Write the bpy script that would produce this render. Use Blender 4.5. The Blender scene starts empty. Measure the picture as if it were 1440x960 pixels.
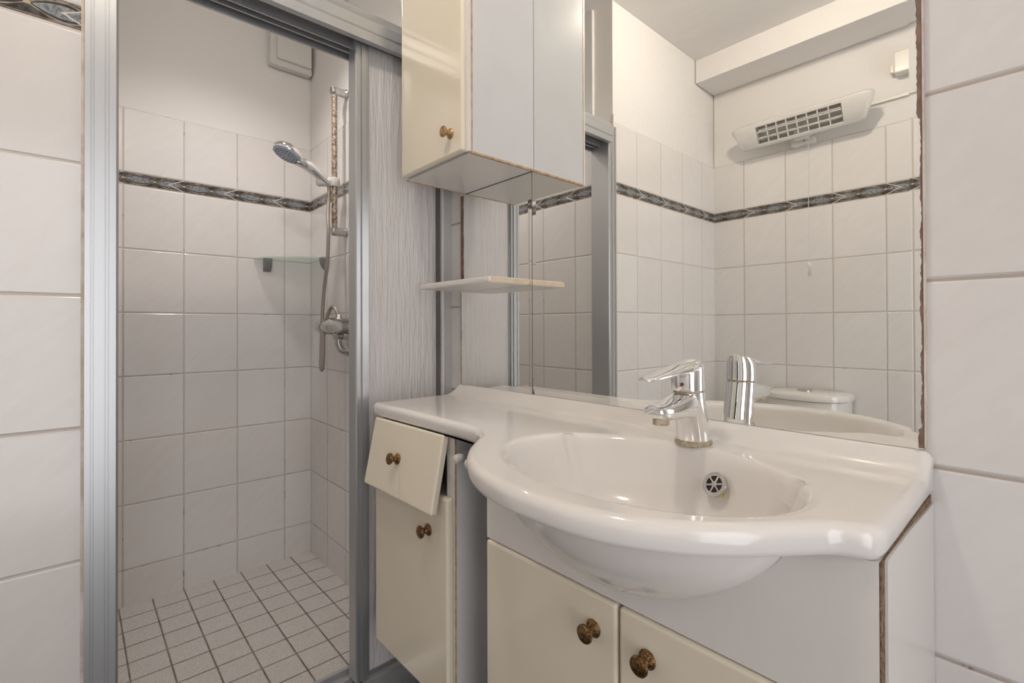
import bpy, bmesh, math, random
from mathutils import Vector, Matrix

C = bpy.context.scene.collection
SC = bpy.context.scene
random.seed(7)
PI = math.pi

# ------------------------------------------------------------------ camera
YAW, PIT, ROL = math.radians(47.9996), math.radians(0.3136), math.radians(-0.16098)
fwd = Vector((-math.sin(YAW) * math.cos(PIT), math.cos(YAW) * math.cos(PIT), math.sin(PIT)))
rgt = Vector((math.cos(YAW), math.sin(YAW), 0))
up = rgt.cross(fwd)
r2 = rgt * math.cos(ROL) + up * math.sin(ROL)
u2 = up * math.cos(ROL) - rgt * math.sin(ROL)
cam = bpy.data.cameras.new('camera')
cam.sensor_width = 36.0
cam.lens = 685.48 * 36.0 / 1440.0
cam.shift_y = -23.68 / 1440.0
cam.clip_start = 0.01
camo = bpy.data.objects.new('camera', cam)
C.objects.link(camo)
camo.matrix_world = Matrix(((r2.x, u2.x, -fwd.x, 0), (r2.y, u2.y, -fwd.y, 0), (r2.z, u2.z, -fwd.z, 1.0), (0, 0, 0, 1)))
SC.camera = camo

# ------------------------------------------------------------------ world, exposure, lights
SC.view_settings.view_transform = 'Standard'
SC.view_settings.look = 'None'
SC.view_settings.gamma = 1.0
SC.view_settings.use_curve_mapping = False
SC.view_settings.exposure = -0.75
w = bpy.data.worlds.new('world')
SC.world = w
w.use_nodes = True
w.node_tree.nodes['Background'].inputs[0].default_value = (0.72, 0.82, 1.0, 1)
w.node_tree.nodes['Background'].inputs[1].default_value = 1.0
LAMP_POWER = 26.0
DOOR_POWER = 21.0
SHOWER_FILL_POWER = 38.0  # strength of the added shower fill lamp
# daylight coming in through the open doorway behind the camera
al = bpy.data.lights.new('doorway_daylight', 'AREA')
al.shape = 'RECTANGLE'
al.size = 0.78
al.size_y = 1.95
al.energy = DOOR_POWER
al.color = (1.0, 0.975, 0.955)
alo = bpy.data.objects.new('doorway_daylight', al)
C.objects.link(alo)
alo.matrix_world = Matrix(((0, 0, 1, 1.08), (1, 0, 0, -0.15), (0, 1, 0, 1.0), (0, 0, 0, 1)))

# ------------------------------------------------------------------ node helper
class V:
    """a shader value socket (or number) with arithmetic"""
    def __init__(s, nt, x): s.nt = nt; s.x = x
    def op(s, o, *a, clamp=False):
        n = s.nt.nodes.new('ShaderNodeMath'); n.operation = o; n.use_clamp = clamp
        for i, q in enumerate((s,) + a):
            q = q.x if isinstance(q, V) else q
            if isinstance(q, (int, float)): n.inputs[i].default_value = q
            else: s.nt.links.new(q, n.inputs[i])
        return V(s.nt, n.outputs[0])
    def __add__(s, o): return s.op('ADD', o)
    def __sub__(s, o): return s.op('SUBTRACT', o)
    def __mul__(s, o): return s.op('MULTIPLY', o)
    def __truediv__(s, o): return s.op('DIVIDE', o)
    def rsub(s, k): return V(s.nt, k).op('SUBTRACT', s)
    def abs(s): return s.op('ABSOLUTE')
    def floor(s): return s.op('FLOOR')
    def fract(s): return s.op('FRACT')
    def cos(s): return s.op('COSINE')
    def lt(s, k): return s.op('LESS_THAN', k)
    def gt(s, k): return s.op('GREATER_THAN', k)
    def mn(s, k): return s.op('MINIMUM', k)
    def mx(s, k): return s.op('MAXIMUM', k)
    def smooth(s, a, b, lo=0.0, hi=1.0):
        n = s.nt.nodes.new('ShaderNodeMapRange'); n.interpolation_type = 'SMOOTHSTEP'
        s.nt.links.new(s.x, n.inputs[0])
        for i, q in enumerate((a, b, lo, hi)): n.inputs[i + 1].default_value = q
        return V(s.nt, n.outputs[0])

def col(c): return (c[0], c[1], c[2], 1.0)

def mix(nt, f, a, b):
    n = nt.nodes.new('ShaderNodeMix'); n.data_type = 'RGBA'
    for sock, q in ((n.inputs[0], f), (n.inputs[6], a), (n.inputs[7], b)):
        q = q.x if isinstance(q, V) else q
        if isinstance(q, (int, float)): sock.default_value = q
        elif isinstance(q, (tuple, list)): sock.default_value = col(q)
        else: nt.links.new(q, sock)
    return n.outputs[2]

def noise(nt, vec, scale, detail=3.0, rough=0.5):
    n = nt.nodes.new('ShaderNodeTexNoise')
    n.inputs['Scale'].default_value = scale; n.inputs['Detail'].default_value = detail
    n.inputs['Roughness'].default_value = rough
    if vec is not None: nt.links.new(vec, n.inputs['Vector'])
    return V(nt, n.outputs[0])

def coords(nt):
    t = nt.nodes.new('ShaderNodeTexCoord')
    sx = nt.nodes.new('ShaderNodeSeparateXYZ')
    nt.links.new(t.outputs['Object'], sx.inputs[0])
    return t.outputs['Object'], V(nt, sx.outputs[0]), V(nt, sx.outputs[1]), V(nt, sx.outputs[2])

def combine(nt, x, y, z):
    n = nt.nodes.new('ShaderNodeCombineXYZ')
    for i, q in enumerate((x, y, z)):
        if isinstance(q, V): nt.links.new(q.x, n.inputs[i])
        else: n.inputs[i].default_value = q
    return n.outputs[0]

def new(name):
    m = bpy.data.materials.new(name); m.use_nodes = True
    return m, m.node_tree, m.node_tree.nodes['Principled BSDF']

def bump(nt, b, h, dist, strength=1.0):
    n = nt.nodes.new('ShaderNodeBump')
    n.inputs['Distance'].default_value = dist; n.inputs['Strength'].default_value = strength
    nt.links.new(h.x if isinstance(h, V) else h, n.inputs['Height'])
    nt.links.new(n.outputs[0], b.inputs['Normal'])

def plain(name, c, rough=0.4, metal=0.0, var=0.0, vscale=20.0, c2=None, bmp=0.0, bscale=60.0, coat=0.0, spec=0.5):
    m, nt, b = new(name)
    b.inputs['Base Color'].default_value = col(c)
    b.inputs['Roughness'].default_value = rough
    b.inputs['Metallic'].default_value = metal
    b.inputs['Coat Weight'].default_value = coat
    b.inputs['Specular IOR Level'].default_value = spec
    o, x, y, z = coords(nt)
    if c2 is not None:
        f = noise(nt, o, vscale, 4, 0.6).smooth(0.5 - var, 0.5 + var)
        nt.links.new(mix(nt, f, c, c2), b.inputs['Base Color'])
    if bmp: bump(nt, b, noise(nt, o, bscale, 4), bmp)
    return m

# ------------------------------------------------------------------ materials
TILE_P, ROW_P = 0.1985, 0.25

def tile_mat(name, axis, u0, flip=1.0, base=(0.79, 0.755, 0.735), grout=(0.58, 0.50, 0.445), dirt=(0.13, 0.09, 0.06), dirty=0.5, gw=0.0032, pitch=TILE_P):
    m, nt, b = new(name)
    o, x, y, z = coords(nt)
    u = x if axis == 'x' else y
    above = z.gt(1.587)
    zz = z - above * 0.05
    tz = (zz - 0.0615) / ROW_P
    tu = (u - u0) / pitch
    dz = ((tz + 0.5).fract() - 0.5).abs() * ROW_P
    du = ((tu + 0.5).fract() - 0.5).abs() * pitch
    band = z.gt(1.5635) * z.lt(1.6115)
    d = du.mn(dz)
    g = d.smooth(gw * 0.5 - 0.0004, gw * 0.5 + 0.0006, 1.0, 0.0)
    h = d.smooth(gw * 0.4, gw * 0.5 + 0.0035)
    # glaze: slight cloudy diagonal veining plus a per-tile tone
    dv = combine(nt, (u + z) * 1.0, (u - z) * 3.2, tz.floor() * 3.7 + tu.floor() * 1.9)
    cl = noise(nt, dv, 9.0, 4, 0.6)
    wn = nt.nodes.new('ShaderNodeTexWhiteNoise'); wn.noise_dimensions = '2D'
    nt.links.new(combine(nt, tu.floor(), tz.floor(), 0), wn.inputs['Vector'])
    tone = V(nt, wn.outputs[0]) * 0.35 + cl * 0.65
    c0 = mix(nt, tone.smooth(0.25, 0.75), tuple(q * 0.965 for q in base), (base[0] * 1.02, base[1] * 1.035, base[2] * 1.045))
    dn = noise(nt, o, 22.0, 6, 0.7)
    low = z.smooth(0.0, 1.3, 0.14 * dirty, 0.0)
    dm = (dn + low).smooth(0.60, 0.70) * min(1.0, dirty + 0.3)
    gc = mix(nt, dm, grout, dirt)
    c1 = mix(nt, g, c0, gc)
    # border band
    v = (z - 1.5635) / 0.048
    t = tu * flip
    va = (v * 2.0 - 1.0).abs()
    q = (t * 2.0).fract() - 0.5
    env = (q * PI).cos()
    nz = noise(nt, o, 130.0, 4, 0.65)
    nz2 = noise(nt, o, 60.0, 3, 0.6)
    cb = mix(nt, nz2.smooth(0.35, 0.65), (0.030, 0.028, 0.028), (0.10, 0.088, 0.078))
    gold = mix(nt, nz2.smooth(0.4, 0.6), (0.23, 0.185, 0.13), (0.37, 0.33, 0.28))
    lens = mix(nt, nz.smooth(0.36, 0.60), (0.12, 0.13, 0.145), (0.30, 0.315, 0.33))
    cb = mix(nt, va.gt(0.80) * va.lt(0.92), cb, mix(nt, nz2.smooth(0.4, 0.6), (0.15, 0.12, 0.095), (0.28, 0.245, 0.21)))
    cb = mix(nt, (va - env * 0.76).abs().lt(0.05), cb, gold)
    cb = mix(nt, (va - env * 0.62 + 0.02).lt(0.0), cb, (0.022, 0.020, 0.022))
    cb = mix(nt, (va - env * 0.62 + 0.10).lt(0.0), cb, lens)
    qe = (q.abs() - 0.5).abs()
    cb = mix(nt, qe.lt(0.05) * va.lt(0.14), cb, (0.48, 0.40, 0.27))
    chev = t + (va.rsub(1.0)) * 0.26
    cd = ((chev + 0.5).fract() - 0.5).abs()
    cb = mix(nt, cd.lt(0.018), cb, (0.68, 0.63, 0.58))
    edge = (va - 0.97).gt(0.0)
    cb = mix(nt, edge, cb, grout)
    c2 = mix(nt, band, c1, cb)
    nt.links.new(c2, b.inputs['Base Color'])
    rg = g.op('MAXIMUM', 0.0) * 0.5 + 0.16
    nt.links.new(rg.x, b.inputs['Roughness'])
    hh = h * band.rsub(1.0) + band * ((cd.smooth(0.0, 0.03)) * 0.7 + env * 0.3)
    hh = hh + cl * 0.12
    bump(nt, b, hh, 0.0016)
    return m

M_back = tile_mat('tile_shower_back', 'y', 0.739, 1.0)
M_sright = tile_mat('tile_shower_right', 'x', -2.2025, 1.0)
M_sleft = tile_mat('tile_shower_left', 'x', -2.02, 1.0, base=(0.78, 0.74, 0.715))
M_left = tile_mat('tile_partition', 'y', -0.162, 1.0, dirty=0.12, grout=(0.66, 0.585, 0.54))
M_right = tile_mat('tile_vanity_wall', 'x', 0.07, 1.0, dirty=0.5, grout=(0.48, 0.41, 0.36), gw=0.0042)
M_front = tile_mat('tile_opposite', 'x', -0.477, -1.0, dirty=0.2, grout=(0.56, 0.50, 0.43))
M_entr = tile_mat('tile_entrance', 'y', -0.05, 1.0, dirty=0.1)
M_plaster = plain('white_plaster', (0.80, 0.775, 0.75), 0.75, bmp=0.0012, bscale=35)
M_ceil = plain('ceiling_paint', (0.79, 0.77, 0.75), 0.8, bmp=0.003, bscale=14)
M_caulk = plain('beige_caulk', (0.74, 0.65, 0.58), 0.6, c2=(0.60, 0.49, 0.41), var=0.15, vscale=25)

def floor_tile_mat(name, p, ox, oy, c_a, c_b, grout, gw):
    m, nt, b = new(name)
    o, x, y, z = coords(nt)
    tx = (x - ox) / p; ty = (y - oy) / p
    d = (((tx + 0.5).fract() - 0.5).abs()).mn(((ty + 0.5).fract() - 0.5).abs()) * p
    g = d.smooth(gw * 0.5 - 0.0006, gw * 0.5 + 0.0008, 1.0, 0.0)
    sp = noise(nt, o, 420.0, 3, 0.7).smooth(0.38, 0.60)
    wn = nt.nodes.new('ShaderNodeTexWhiteNoise'); wn.noise_dimensions = '2D'
    nt.links.new(combine(nt, tx.floor(), ty.floor(), 0), wn.inputs['Vector'])
    c = mix(nt, sp, c_b, c_a)
    c = mix(nt, V(nt, wn.outputs[0]) * 0.16, c, tuple(q * 0.7 for q in c_a))
    gm = mix(nt, noise(nt, o, 14, 5).smooth(0.4, 0.62), grout, tuple(q * 0.45 for q in grout))
    nt.links.new(mix(nt, g, c, gm), b.inputs['Base Color'])
    b.inputs['Roughness'].default_value = 0.55
    bump(nt, b, d.smooth(gw * 0.4, gw * 0.5 + 0.003), 0.0015)
    return m
M_sfloor = floor_tile_mat('shower_floor_mosaic', 0.1052, -2.318, 0.3425, (0.80, 0.765, 0.74), (0.52, 0.485, 0.46), (0.27, 0.22, 0.18), 0.0042)
M_floor = floor_tile_mat('dark_floor_tile', 0.30, 0.0, 0.1, (0.07, 0.065, 0.062), (0.03, 0.028, 0.027), (0.12, 0.11, 0.10), 0.004)

M_lam = plain('white_laminate', (0.785, 0.75, 0.715), 0.28)
M_lamside = plain('grey_white_laminate', (0.70, 0.695, 0.70), 0.22, c2=(0.66, 0.655, 0.66), var=0.3, vscale=6)
M_cream = plain('cream_lacquer', (0.85, 0.775, 0.635), 0.13, c2=(0.835, 0.755, 0.61), var=0.35, vscale=3, coat=0.15)
M_chip = plain('chipboard_edge', (0.30, 0.20, 0.12), 0.85, c2=(0.12, 0.07, 0.045), var=0.12, vscale=160, bmp=0.001, bscale=300)
M_band = plain('tan_edge_band', (0.60, 0.43, 0.28), 0.6, c2=(0.42, 0.27, 0.16), var=0.15, vscale=50)
M_ceramic = plain('cast_marble', (0.85, 0.815, 0.785), 0.10, c2=(0.84, 0.80, 0.77), var=0.3, vscale=4, coat=0.3)
M_wc = plain('white_ceramic', (0.80, 0.78, 0.74), 0.08, coat=0.3)
M_brass = plain('antique_brass', (0.36, 0.22, 0.10), 0.36, 0.9, c2=(0.12, 0.065, 0.028), var=0.10, vscale=260, bmp=0.0008, bscale=330)
M_brass2 = plain('satin_brass', (0.55, 0.37, 0.20), 0.30, 0.85, c2=(0.42, 0.26, 0.12), var=0.2, vscale=120)
M_chrome = plain('chrome', (0.86, 0.86, 0.87), 0.05, 1.0)
M_chromed = plain('dull_chrome', (0.62, 0.61, 0.60), 0.22, 1.0, c2=(0.50, 0.48, 0.46), var=0.2, vscale=60)
M_scale = plain('limescale_ring', (0.42, 0.34, 0.20), 0.7, c2=(0.62, 0.56, 0.44), var=0.12, vscale=160, bmp=0.001, bscale=200)
M_rust = plain('rusty_chrome', (0.50, 0.45, 0.38), 0.38, 0.45, c2=(0.22, 0.14, 0.085), var=0.12, vscale=85, bmp=0.0008, bscale=120)
M_hose = plain('metal_hose', (0.42, 0.37, 0.33), 0.38, 0.7)
M_alu = plain('satin_aluminium', (0.53, 0.54, 0.555), 0.36, 0.75)
M_alud = plain('dark_aluminium', (0.60, 0.59, 0.585), 0.4, 0.2)
M_light = plain('pale_aluminium', (0.74, 0.735, 0.73), 0.4, 0.15)
M_rail = plain('brushed_rail', (0.62, 0.61, 0.60), 0.4, 0.25)
M_gasket = plain('grey_gasket', (0.13, 0.13, 0.135), 0.6)
M_plastic = plain('white_plastic', (0.70, 0.68, 0.65), 0.35)
M_plasticw = plain('ivory_plastic', (0.80, 0.77, 0.70), 0.30)
M_grey_pl = plain('grey_plastic', (0.28, 0.28, 0.29), 0.4, c2=(0.20, 0.20, 0.21), var=0.2, vscale=90)
M_spray = plain('blue_grey_spray_face', (0.42, 0.47, 0.56), 0.35)
M_nozzle = plain('dark_nozzle', (0.16, 0.19, 0.26), 0.5)
M_dark = plain('dark_hole', (0.03, 0.027, 0.025), 0.8)
M_yellow = plain('yellow_sticker', (0.80, 0.72, 0.04), 0.5)
M_desilver = plain('desilvered_brown', (0.26, 0.165, 0.13), 0.55, c2=(0.16, 0.10, 0.08), var=0.15, vscale=40)
M_red = plain('red_mark', (0.25, 0.03, 0.02), 0.5)
M_quartz = plain('quartz_tube', (0.72, 0.70, 0.66), 0.12)
M_refl = plain('reflector_metal', (0.66, 0.64, 0.61), 0.35, 0.4)

M_mirror, nt, b = new('mirror_silver')
b.inputs['Base Color'].default_value = (0.965, 0.97, 0.945, 1); b.inputs['Metallic'].default_value = 1.0
b.inputs['Roughness'].default_value = 0.0
M_medge = plain('mirror_glass_edge', (0.16, 0.15, 0.13), 0.3)

M_clear, nt, b = new('green_clear_glass')
b.inputs['Base Color'].default_value = (0.70, 0.76, 0.72, 1)
b.inputs['Roughness'].default_value = 0.05
tr = nt.nodes.new('ShaderNodeBsdfTransparent'); tr.inputs[0].default_value = (0.90, 0.95, 0.92, 1)
ms = nt.nodes.new('ShaderNodeMixShader'); ms.inputs[0].default_value = 0.72
nt.links.new(b.outputs[0], ms.inputs[1]); nt.links.new(tr.outputs[0], ms.inputs[2])
nt.links.new(ms.outputs[0], nt.nodes['Material Output'].inputs[0])

# rippled privacy pane: part diffuse, part translucent, glossy with vertical ripples
M_pane, nt, b = new('rippled_privacy_glass')
o, x, y, z = coords(nt)
rp = noise(nt, combine(nt, x * 40.0, y * 70.0, z * 7.0), 1.0, 4, 0.65)
b.inputs['Base Color'].default_value = (0.84, 0.815, 0.81, 1)
b.inputs['Roughness'].default_value = 0.16
bump(nt, b, rp, 0.009)
tr = nt.nodes.new('ShaderNodeBsdfTranslucent'); tr.inputs[0].default_value = (0.88, 0.86, 0.86, 1)
ms = nt.nodes.new('ShaderNodeMixShader'); ms.inputs[0].default_value = 0.32
nt.links.new(b.outputs[0], ms.inputs[1]); nt.links.new(tr.outputs[0], ms.inputs[2])
nt.links.new(ms.outputs[0], nt.nodes['Material Output'].inputs[0])

M_bulb, nt, b = new('lit_opal_globe')
b.inputs['Emission Color'].default_value = (1.0, 0.89, 0.75, 1)
GLOBE_R = 0.048
b.inputs['Emission Strength'].default_value = LAMP_POWER / (4 * PI * PI * GLOBE_R ** 2)
M_bulb2, nt, b = new('added_fill_lens')  # glowing lens of the added shower fill lamp
b.inputs['Emission Color'].default_value = (1.0, 0.96, 0.92, 1)
b.inputs['Emission Strength'].default_value = 6.0

# ------------------------------------------------------------------ geometry helper
class MB:
    def __init__(s): s.bm = bmesh.new(); s.mi = 0; s.wn = False
    def _new(s, fs):
        for f in fs: f.material_index = s.mi
        return s
    def box(s, x0, x1, y0, y1, z0, z1, bev=0.0, seg=2, xf=None):
        vs = [s.bm.verts.new((x, y, z)) for x in (x0, x1) for y in (y0, y1) for z in (z0, z1)]
        q = [(0, 1, 3, 2), (4, 6, 7, 5), (0, 4, 5, 1), (2, 3, 7, 6), (0, 2, 6, 4), (1, 5, 7, 3)]
        fs = [s.bm.faces.new([vs[i] for i in f]) for f in q]
        s._new(fs)
        if bev:
            s.wn = True
            es = list({e for f in fs for e in f.edges})
            r = bmesh.ops.bevel(s.bm, geom=es, offset=bev, segments=seg, profile=0.5, affect='EDGES')
            s._new(r['faces']); vs = list({v for f in r['faces'] for v in f.verts} | {v for v in vs if v.is_valid})
        if xf is not None:
            for v in vs: v.co = xf @ v.co
        return s
    def loft(s, rings, closed=True, cap0=True, cap1=True):
        R = [[s.bm.verts.new(p) for p in r] for r in rings]
        fs = []; n = len(R[0])
        for a, b in zip(R, R[1:]):
            for i in range(n if closed else n - 1):
                j = (i + 1) % n
                try: fs.append(s.bm.faces.new((a[i], a[j], b[j], b[i])))
                except ValueError: pass
        if cap0: fs.append(s.bm.faces.new(list(reversed(R[0]))))
        if cap1: fs.append(s.bm.faces.new(R[-1]))
        return s._new(fs)
    def prism(s, pts, fn, a, b):
        """polygon pts (2-D) extruded; fn(u,v,w)->xyz"""
        return s.loft([[fn(u, v, a) for u, v in pts], [fn(u, v, b) for u, v in pts]])
    def lathe(s, prof, org, axis, seg=32, cap0=True, cap1=True):
        """prof: (radius, height along axis)"""
        a = Vector(axis).normalized(); o = Vector(org)
        t = Vector((0, 0, 1)) if abs(a.z) < 0.9 else Vector((1, 0, 0))
        e1 = a.cross(t).normalized(); e2 = a.cross(e1)
        rings = [[o + a * h + (e1 * math.cos(k * 2 * PI / seg) + e2 * math.sin(k * 2 * PI / seg)) * r for k in range(seg)] for r, h in prof]
        return s.loft(rings, cap0=cap0, cap1=cap1)
    def tube(s, pts, r, seg=12):
        P = [Vector(p) for p in pts]; n = len(P)
        rs = r if isinstance(r, (list, tuple)) else [r] * n
        T = [(P[min(i + 1, n - 1)] - P[max(i - 1, 0)]).normalized() for i in range(n)]
        t0 = Vector((0, 0, 1)) if abs(T[0].z) < 0.9 else Vector((1, 0, 0))
        e = T[0].cross(t0).normalized(); rings = []
        for i in range(n):
            e = (e - T[i] * e.dot(T[i])).normalized(); f = T[i].cross(e)
            rings.append([P[i] + (e * math.cos(k * 2 * PI / seg) + f * math.sin(k * 2 * PI / seg)) * rs[i] for k in range(seg)])
        return s.loft(rings)
    def build(s, name, m, parent=None, loc=None, angle=35, kind=None, label=None):
        bmesh.ops.recalc_face_normals(s.bm, faces=s.bm.faces[:])
        base = Vector(loc) if loc is not None else (Vector(parent['_o']) if parent is not None else Vector((0, 0, 0)))
        for v in s.bm.verts: v.co -= base
        me = bpy.data.meshes.new(name); s.bm.to_mesh(me); s.bm.free()
        for p in me.polygons: p.use_smooth = True
        me.set_sharp_from_angle(angle=math.radians(angle))
        for q in (m if isinstance(m, (list, tuple)) else [m]): me.materials.append(q)
        o = bpy.data.objects.new(name, me); C.objects.link(o)
        if s.wn:
            wm = o.modifiers.new('weighted_normals', 'WEIGHTED_NORMAL'); wm.keep_sharp = True; wm.weight = 100
        if parent is not None: o.parent = parent
        else: o.location = base
        o['_o'] = tuple(base)
        if kind: o['kind'] = kind
        if label: o['label'] = label
        return o

def catmull(pts, k=6, closed=False):
    P = [Vector(p) for p in pts]; n = len(P); out = []
    for i in range(n if closed else n - 1):
        g = (lambda j: P[j % n]) if closed else (lambda j: P[max(0, min(n - 1, j))])
        a, b_, c, d = g(i - 1), g(i), g(i + 1), g(i + 2)
        for t in (q / k for q in range(k)):
            out.append(0.5 * ((2 * b_) + (c - a) * t + (2 * a - 5 * b_ + 4 * c - d) * t * t + (3 * b_ - a - 3 * c + d) * t ** 3))
    if not closed: out.append(P[-1])
    return out

def thing(name, loc, label, cat, group=None):
    o = bpy.data.objects.new(name, None); C.objects.link(o)
    o.empty_display_size = 0.05
    o.location = loc; o['_o'] = tuple(loc)
    o['label'] = label; o['category'] = cat
    if group: o['group'] = group
    return o

def tag(o, label, cat, group=None):
    o['label'] = label; o['category'] = cat
    if group: o['group'] = group
    return o

def struct(name, mb, m): return mb.build(name, m, None, (0, 0, 0), kind='structure')

# ------------------------------------------------------------------ the room
D, DM, L, W, OPP, CZ = 0.856, 0.8475, -1.23, -2.415, -0.893, 2.375
EX = 0.95            # wall with the doorway, behind the camera
TT = 1.8615          # top of the tiling
def two_tone(mb, x0, x1, y0, y1, nx, ny, z0):
    """tiled lower part, plaster above set 6 mm back on the room side (nx, ny point into the room)"""
    mb.mi = 0; mb.box(x0, x1, y0, y1, z0, TT)
    e = 0.004
    mb.mi = 1; mb.box(x0 + (e if nx < 0 else 0), x1 - (e if nx > 0 else 0), y0 + (e if ny < 0 else 0), y1 - (e if ny > 0 else 0), TT, CZ)
    return mb
struct('wall_right', two_tone(MB(), L + 0.001, EX, D, D + 0.1, 0, -1, 0.0), [M_right, M_plaster])
struct('wall_shower_right', two_tone(MB(), W, L + 0.001, D, D + 0.1, 0, -1, -0.08), [M_sright, M_plaster])
struct('wall_back', two_tone(MB(), W - 0.1, W, -0.07, D + 0.1, 1, 0, -0.08), [M_back, M_plaster])
mb = MB(); two_tone(mb, W, L - 0.1, -0.07, 0.03, 0, 1, -0.08)
struct('wall_shower_left', mb, [M_sleft, M_plaster])
mb = MB(); two_tone(mb, L - 0.1, L, OPP - 0.1, 0.011, 1, 0, 0.0)
struct('wall_left', mb, [M_left, M_plaster])
mb = MB(); two_tone(mb, L, EX + 0.1, OPP - 0.1, OPP, 0, 1, 0.0)
struct('wall_front', mb, [M_front, M_plaster])
mb = MB()
DY0, DY1, DZ = -0.56, 0.26, 2.02
mb.mi = 0; mb.box(EX, EX + 0.1, OPP, DY0, 0, TT); mb.box(EX, EX + 0.1, DY1, D, 0, TT)
mb.mi = 1; mb.box(EX + .004, EX + 0.1, OPP, DY0, TT, CZ); mb.box(EX + .004, EX + 0.1, DY1, D, TT, CZ); mb.box(EX + .004, EX + 0.1, DY0, DY1, DZ, CZ)
struct('wall_entrance', mb, [M_entr, M_plaster])
mb = MB(); mb.box(W - 0.1, EX + 0.1, OPP - 0.1, D + 0.1, CZ, CZ + 0.1); struct('ceiling', mb, M_ceil)
mb = MB(); mb.box(L - 0.02, EX + 0.1, OPP - 0.1, D + 0.1, -0.1, 0.0); struct('floor', mb, M_floor)
mb = MB(); mb.box(W - 0.1, L - 0.02, -0.07, D + 0.1, -0.18, -0.08); struct('floor_shower', mb, M_sfloor)
mb = MB(); mb.box(L, EX, OPP, OPP + 0.2, 2.255, CZ, 0.003); struct('trim_1', mb, M_plaster)      # boxed beam along the opposite wall
mb = MB(); mb.box(L - 0.012, L + 0.0012, 0.0105, 0.0155, 0.0, TT + .03); struct('trim_2', mb, M_caulk)      # sealant beside the shower frame

mb = MB(); mb.box(-0.1166, -0.1140, 0.8465, D - 0.0002, 0.836, 1.99, 0.001); struct('trim_3', mb, M_caulk)      # sealant bead along the right mirror edge
# ------------------------------------------------------------------ shower screen frame
fr = thing('shower_screen', (-1.235, 0.43, 0.0), 'silver aluminium shower screen with fluted left post, top rail and sill', 'shower screen')
def fluted(y0, y1, xf, xb, z0, z1):
    n = [(0.0, 0), (0.16, 0), (0.165, -.002), (0.19, -.002), (0.195, 0), (0.24, 0), (0.245, -.002), (0.27, -.002), (0.275, 0), (0.58, 0),
         (0.585, -.002), (0.61, -.002), (0.615, 0), (0.68, 0), (0.685, -.002), (0.71, -.002), (0.715, 0), (0.92, 0), (1.0, -.004)]
    p = [(y0 + (y1 - y0) * t, xf + d) for t, d in n] + [(y1, xb), (y0, xb)]
    m_ = MB(); m_.prism(p, lambda u, v, w_: (v, u, w_), z0, z1); return m_
fluted(0.0155, 0.0655, -1.213, -1.305, 0.0, 1.83).build('jamb', M_alu, fr)
mb = MB()
mb.box(-1.30, -1.222, 0.8095, 0.8135, 0.055, 1.745)
mb.mi = 1; mb.box(-1.30, -1.212, 0.8145, 0.8205, 0.0, 1.745, 0.001)
mb.mi = 2; mb.box(-1.30, -1.225, 0.8205, 0.8555, 0.0, 1.83)
mb.build('wall_channel', [M_gasket, M_light, M_alud], fr)
# header rail: stepped profile in (x, z)
prof = [(-1.197, 1.752), (-1.197, 1.775), (-1.194, 1.779), (-1.194, 1.806), (-1.197, 1.81), (-1.199, 1.828), (-1.212, 1.834), (-1.31, 1.834), (-1.31, 1.742),
        (-1.303, 1.742), (-1.303, 1.79), (-1.283, 1.79), (-1.283, 1.748), (-1.278, 1.748), (-1.278, 1.79), (-1.258, 1.79), (-1.258, 1.748), (-1.253, 1.748),
        (-1.253, 1.79), (-1.215, 1.79), (-1.215, 1.752)]
mb = MB(); mb.prism(prof, lambda u, v, w_: (u, w_, v), 0.066, 0.8545); mb.build('header_rail', M_alu, fr)
prof = [(-1.200, 0.0), (-1.200, 0.020), (-1.222, 0.060), (-1.228, 0.062), (-1.228, 0.052), (-1.262, 0.052), (-1.262, 0.064), (-1.268, 0.064), (-1.268, 0.052), (-1.30, 0.052), (-1.30, 0.066), (-1.312, 0.066), (-1.312, -0.08), (-1.25, -0.08), (-1.25, 0.0)]
mb = MB(); mb.prism(prof, lambda u, v, w_: (u, w_, v), 0.066, 0.8545); mb.build('sill_rail', M_alu, fr)

dr = thing('shower_door_panel', (-1.24, 0.7, 0.055), 'sliding shower door panel of rippled privacy glass pushed open to the right', 'shower door')
# stile profile (y, x)
p = [(0.553, -1.272), (0.553, -1.231), (0.556, -1.228), (0.563, -1.228), (0.5645, -1.231), (0.568, -1.231), (0.570, -1.226), (0.5815, -1.226), (0.583, -1.230), (0.5895, -1.230), (0.5895, -1.238), (0.594, -1.238), (0.594, -1.250), (0.584, -1.250), (0.584, -1.272)]
mb = MB(); mb.prism(p, lambda u, v, w_: (v, u, w_), 0.066, 1.765); mb.build('stile', M_alu, dr, angle=20)
mb = MB(); mb.box(-1.247, -1.241, 0.590, 0.8095, 0.075, 1.765); mb.build('glass_pane', M_pane, dr)
mb = MB(); mb.box(-1.250, -1.2365, 0.594, 0.806, 0.064, 0.077, 0.001); mb.build('bottom_rail', M_alu, dr)

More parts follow.
